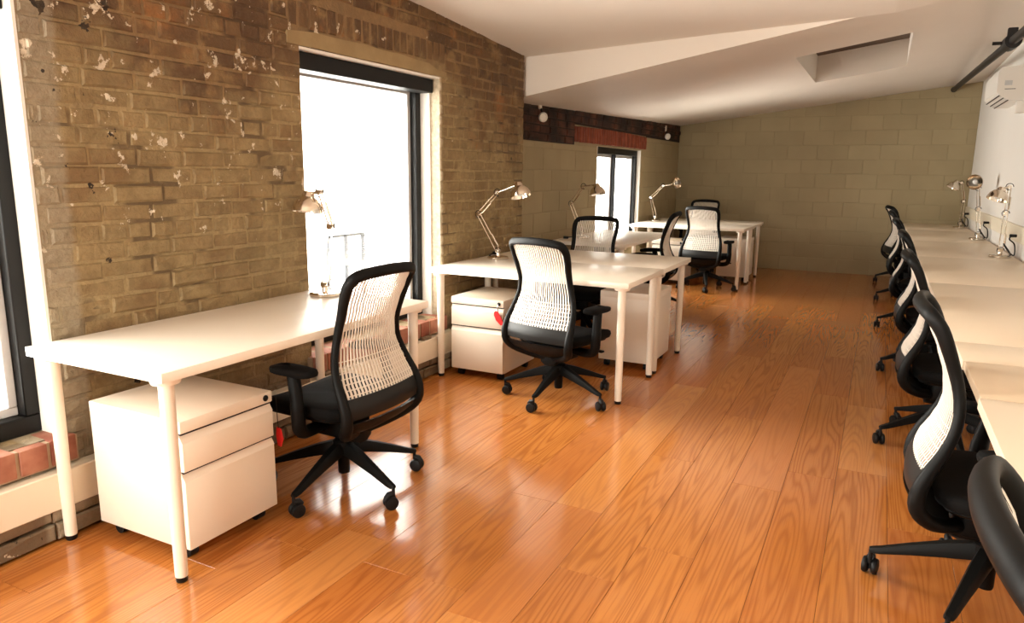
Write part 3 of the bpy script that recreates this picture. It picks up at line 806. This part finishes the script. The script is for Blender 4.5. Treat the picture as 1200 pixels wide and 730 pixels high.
# ------------------------------------------------------------------ desk lamps: weighted base, two double-rod arms, domed shade
def lamp(base, elbow, wrist, shade_c, aim, label, group, cord=None):
    """all points in world coordinates; base = centre of the base on the desk"""
    bx, by, bz = base; root = empty('desk_lamp', base); L = lambda p: Vector((p[0] - bx, p[1] - by, p[2] - bz))
    MB().lathe([(0, 0), (.074, 0), (.078, .004), (.078, .011), (.072, .016), (.03, .019), (.016, .024), (.013, .045), (0, .046)], n=32).build('base', 'chrome', root)
    j0 = Vector((0, 0, .055)); e = L(elbow); w = L(wrist); s = L(shade_c)
    side = Vector((0, 1, 0)); d = (e - j0).normalized(); side = d.cross(Vector((0, 0, 1)))
    if side.length < .2: side = Vector((0, 1, 0))
    side.normalize(); perp = side.cross(d).normalized()
    def rods(a, b, name, gap=.016, r=.004):
        dd = (b - a).normalized(); pp = side.cross(dd); pp = pp.normalized() if pp.length > .1 else perp
        mb = MB()
        for k in (-1, 1): mb.tube([a + pp * gap * k, b + pp * gap * k * .8], r, 8)
        mb.tube([a + dd * .03 + pp * gap * 1.3, a + dd * .13 + pp * gap * 1.3], .0065, 8)
        mb.build(name, 'chrome', root)
    def joint(p, name, r=.014, l=.018):
        MB().cyl(p - side * l, p + side * l, r, 16).build(name, 'chrome', root)
        mb = MB(); ring = [p + perp * (.026 * math.cos(a)) + d * (.026 * math.sin(a)) for a in [k * math.pi / 6 for k in range(10)]]
        mb.tube(ring, .003, 6).build('spring_loop', 'iron', root)
    mbp = MB().tube([(0, 0, .03), j0], .010, 12); mbp.build('post', 'chrome', root)
    joint(j0, 'pivot'); rods(j0, e, 'lower_arm'); joint(e, 'elbow'); rods(e, w, 'upper_arm', .012); joint(w, 'wrist', .012, .014)
    a = Vector(aim).normalized()        # direction the light leaves the shade
    prof = [(.014, -.075), (.022, -.072), (.030, -.058), (.034, -.045), (.050, -.034), (.066, -.015), (.074, .010), (.077, .030), (.0745, .030), (.071, .010), (.063, -.012), (.047, -.030), (.0, -.04)]
    MB().lathe(prof, s, a, 32).build('shade', 'chrome', root)
    MB().lathe([(0, -.035), (.014, -.033), (.014, -.012), (.024, .003), (.024, .014), (.014, .026), (0, .030)], s, a, 18).build('bulb', 'bulb', root)
    MB().tube([w, w * .4 + (s - a * .06) * .6, s - a * .06], [.009, .008, .012], 10).build('neck', 'chrome', root)
    if cord:
        pts = [L(p) for p in cord]; MB().tube(smooth_path(pts, 5), .005, 8).build('cord', 'rubber', root)
        q = pts[-1]; MB().box(q.x - .015, q.x + .035, q.y - .012, q.y + .012, q.z - .012, q.z + .012, .005, 2).build('plug', 'rubber', root)
    tag(root, label, 'desk lamp', group); return root
GL = 'nickel desk lamps on the wall-side desks'; GR = 'nickel desk lamps on the long desk row'
lamp((-2.475, 2.79, TOP), (-2.44, 2.81, 1.10), (-2.46, 2.76, 1.27), (-2.53, 2.75, 1.20), (0, -.15, -1), 'nickel desk lamp before the tall window, its dome pointing straight down', GL)
lamp((-2.475, 4.66, TOP), (-2.64, 4.66, 1.07), (-2.485, 4.66, 1.23), (-2.30, 4.66, 1.235), (.35, -.12, -1), 'nickel desk lamp leaning over the paired desks beside the brick wall end', GL, [(-2.54, 4.66, .768), (-2.58, 4.72, .760), (-2.6, 4.8, .765), (-2.61, 4.86, .765)])
lamp((-2.58, 6.60, TOP), (-2.70, 6.60, 1.08), (-2.575, 6.60, 1.25), (-2.43, 6.60, 1.205), (.2, -.1, -1), 'nickel desk lamp on the window desk against the block wall', GL, [(-2.64, 6.6, .76), (-2.66, 6.5, .762), (-2.68, 6.42, .765)])
lamp((-2.70, 9.60, TOP), (-2.77, 9.60, 1.06), (-2.61, 9.60, 1.22), (-2.44, 9.60, 1.255), (.85, -.3, .25), 'nickel desk lamp on the rear desk pair, its dome tipped upwards', GL)
cd = lambda x, y: [(x + .04, y + .02, .765), (x + .02, y - .06, .80), (x - .02, y - .02, .86), (x + .02, y, .80), (x + .055, y - .05, .775), (x + .05, y - .03, .86), (x + .01, y - .05, .90), (x + .02, y - .06, .93)]
lamp((.90, 6.94, TOP), (.90, 6.95, 1.10), (.90, 6.93, 1.31), (.83, 6.90, 1.235), (-.30, -.25, -1), 'nickel desk lamp on the long desk row, third from the rear block wall', GR, cd(.93, 6.93))
lamp((.925, 8.78, TOP), (.90, 8.79, 1.06), (.875, 8.78, 1.27), (.84, 8.72, 1.335), (-.45, -.85, -.10), 'nickel desk lamp on the long desk row with its dome turned to the room', GR, cd(.945, 8.77))
lamp((.925, 10.73, TOP), (.93, 10.74, 1.08), (.885, 10.73, 1.31), (.80, 10.70, 1.27), (-.5, -.15, -1), 'nickel desk lamp on the long desk row closest to the rear block wall', GR, cd(.945, 10.72))

# ------------------------------------------------------------------ air conditioner, pipe, spotlights, outdoor rail
ac = empty('air_conditioner', (RX, 8.3, 2.05))
prof = [(0, 0), (-.10, .0), (-.165, .03), (-.205, .075), (-.21, .24), (-.19, .285), (0, .295)]
MB().prism([(a, b) for a, b in prof], 'y', -.45, .45).build('housing', 'white_plastic', ac)
for i in range(3):
    t = i / 3
    MB().tube([(-.115 - .035 * i, -.44, .002 + .020 * i), (-.115 - .035 * i, .44, .002 + .020 * i)], .005, 6).build('louver', 'dark_gap', ac)
MB().box(-.155, -.10, -.454, -.45, .13, .17).build('rating_plate', 'grey_frame', ac)
MB().box(-.15, -.07, -.4545, -.45, .095, .10).build('cover_slot', 'dark_gap', ac)
tag(ac, 'white wall-mounted air conditioner high on the white wall', 'air conditioner')
cb = MB().box(-.07, 0, -.05, .05, 0, .10, .01, 2).build('junction_box', 'white_plastic'); cb.location = (RX, 7.72, 1.93); tag(cb, 'small white box on the wall below the air conditioner', 'box')
pp = empty('ceiling_pipe', (.71, YB, 2.5))
MB().tube([(0, -.002, 0), (0, -5.5, -.205), (0, -9.2, -.335)], .030, 14).build('pipe_run', 'iron', pp)
MB().cyl((0, -.03, -.001), (0, -.002, 0), .035, 16).build('flange', 'iron', pp)
MB().cyl((0, -4.87, -.181), (0, -5.1, -.190), .052, 16).build('coupling', 'iron', pp)
MB().box(-.03, .03, -5.01, -4.97, -.17, -.09, .004, 1).build('hanger', 'iron', pp)
MB().cyl((-.11, -4.96, -.185), (.0, -4.96, -.185), .012, 10).build('valve_stem', 'iron', pp)
tag(pp, 'black iron pipe hung below the ceiling along the white wall', 'pipe')
for (y, z, lab) in ((6.14, 1.90, 'small white round spotlight on the sooty brick band by the brick wall end'), (10.43, 1.93, 'small white round spotlight on the sooty brick band near the rear wall')):
    s = empty('wall_spotlight', (BX + .02, y, z))
    MB().box(-.01, .012, -.02, .02, .04, .12, .004, 1).build('bracket', 'white_metal', s)
    MB().lathe([(0, 0), (.030, 0), (.042, .012), (.044, .03), (.036, .036), (.03, .026), (0, .026)], (.02, 0, -.03), (.8, -.6, -.1), 22).build('head', 'white_plastic', s)
    MB().cyl((.005, 0, .05), (.03, -.01, -.0), .008, 8).build('neck', 'rubber', s)
    tag(s, lab, 'spotlight')
rl_ = empty('balcony_railing', (-4.6, 3.9, .0))
for i in range(3): MB().box(-.02, .02, 1.34 + i * .26, 1.38 + i * .26, -.1, .74).build('post', 'outside', rl_)
MB().box(-.02, .02, 1.34, 1.90, .74, .765).build('top_rail', 'outside', rl_)
tag(rl_, 'pale grey outdoor railing seen through the tall window', 'railing')
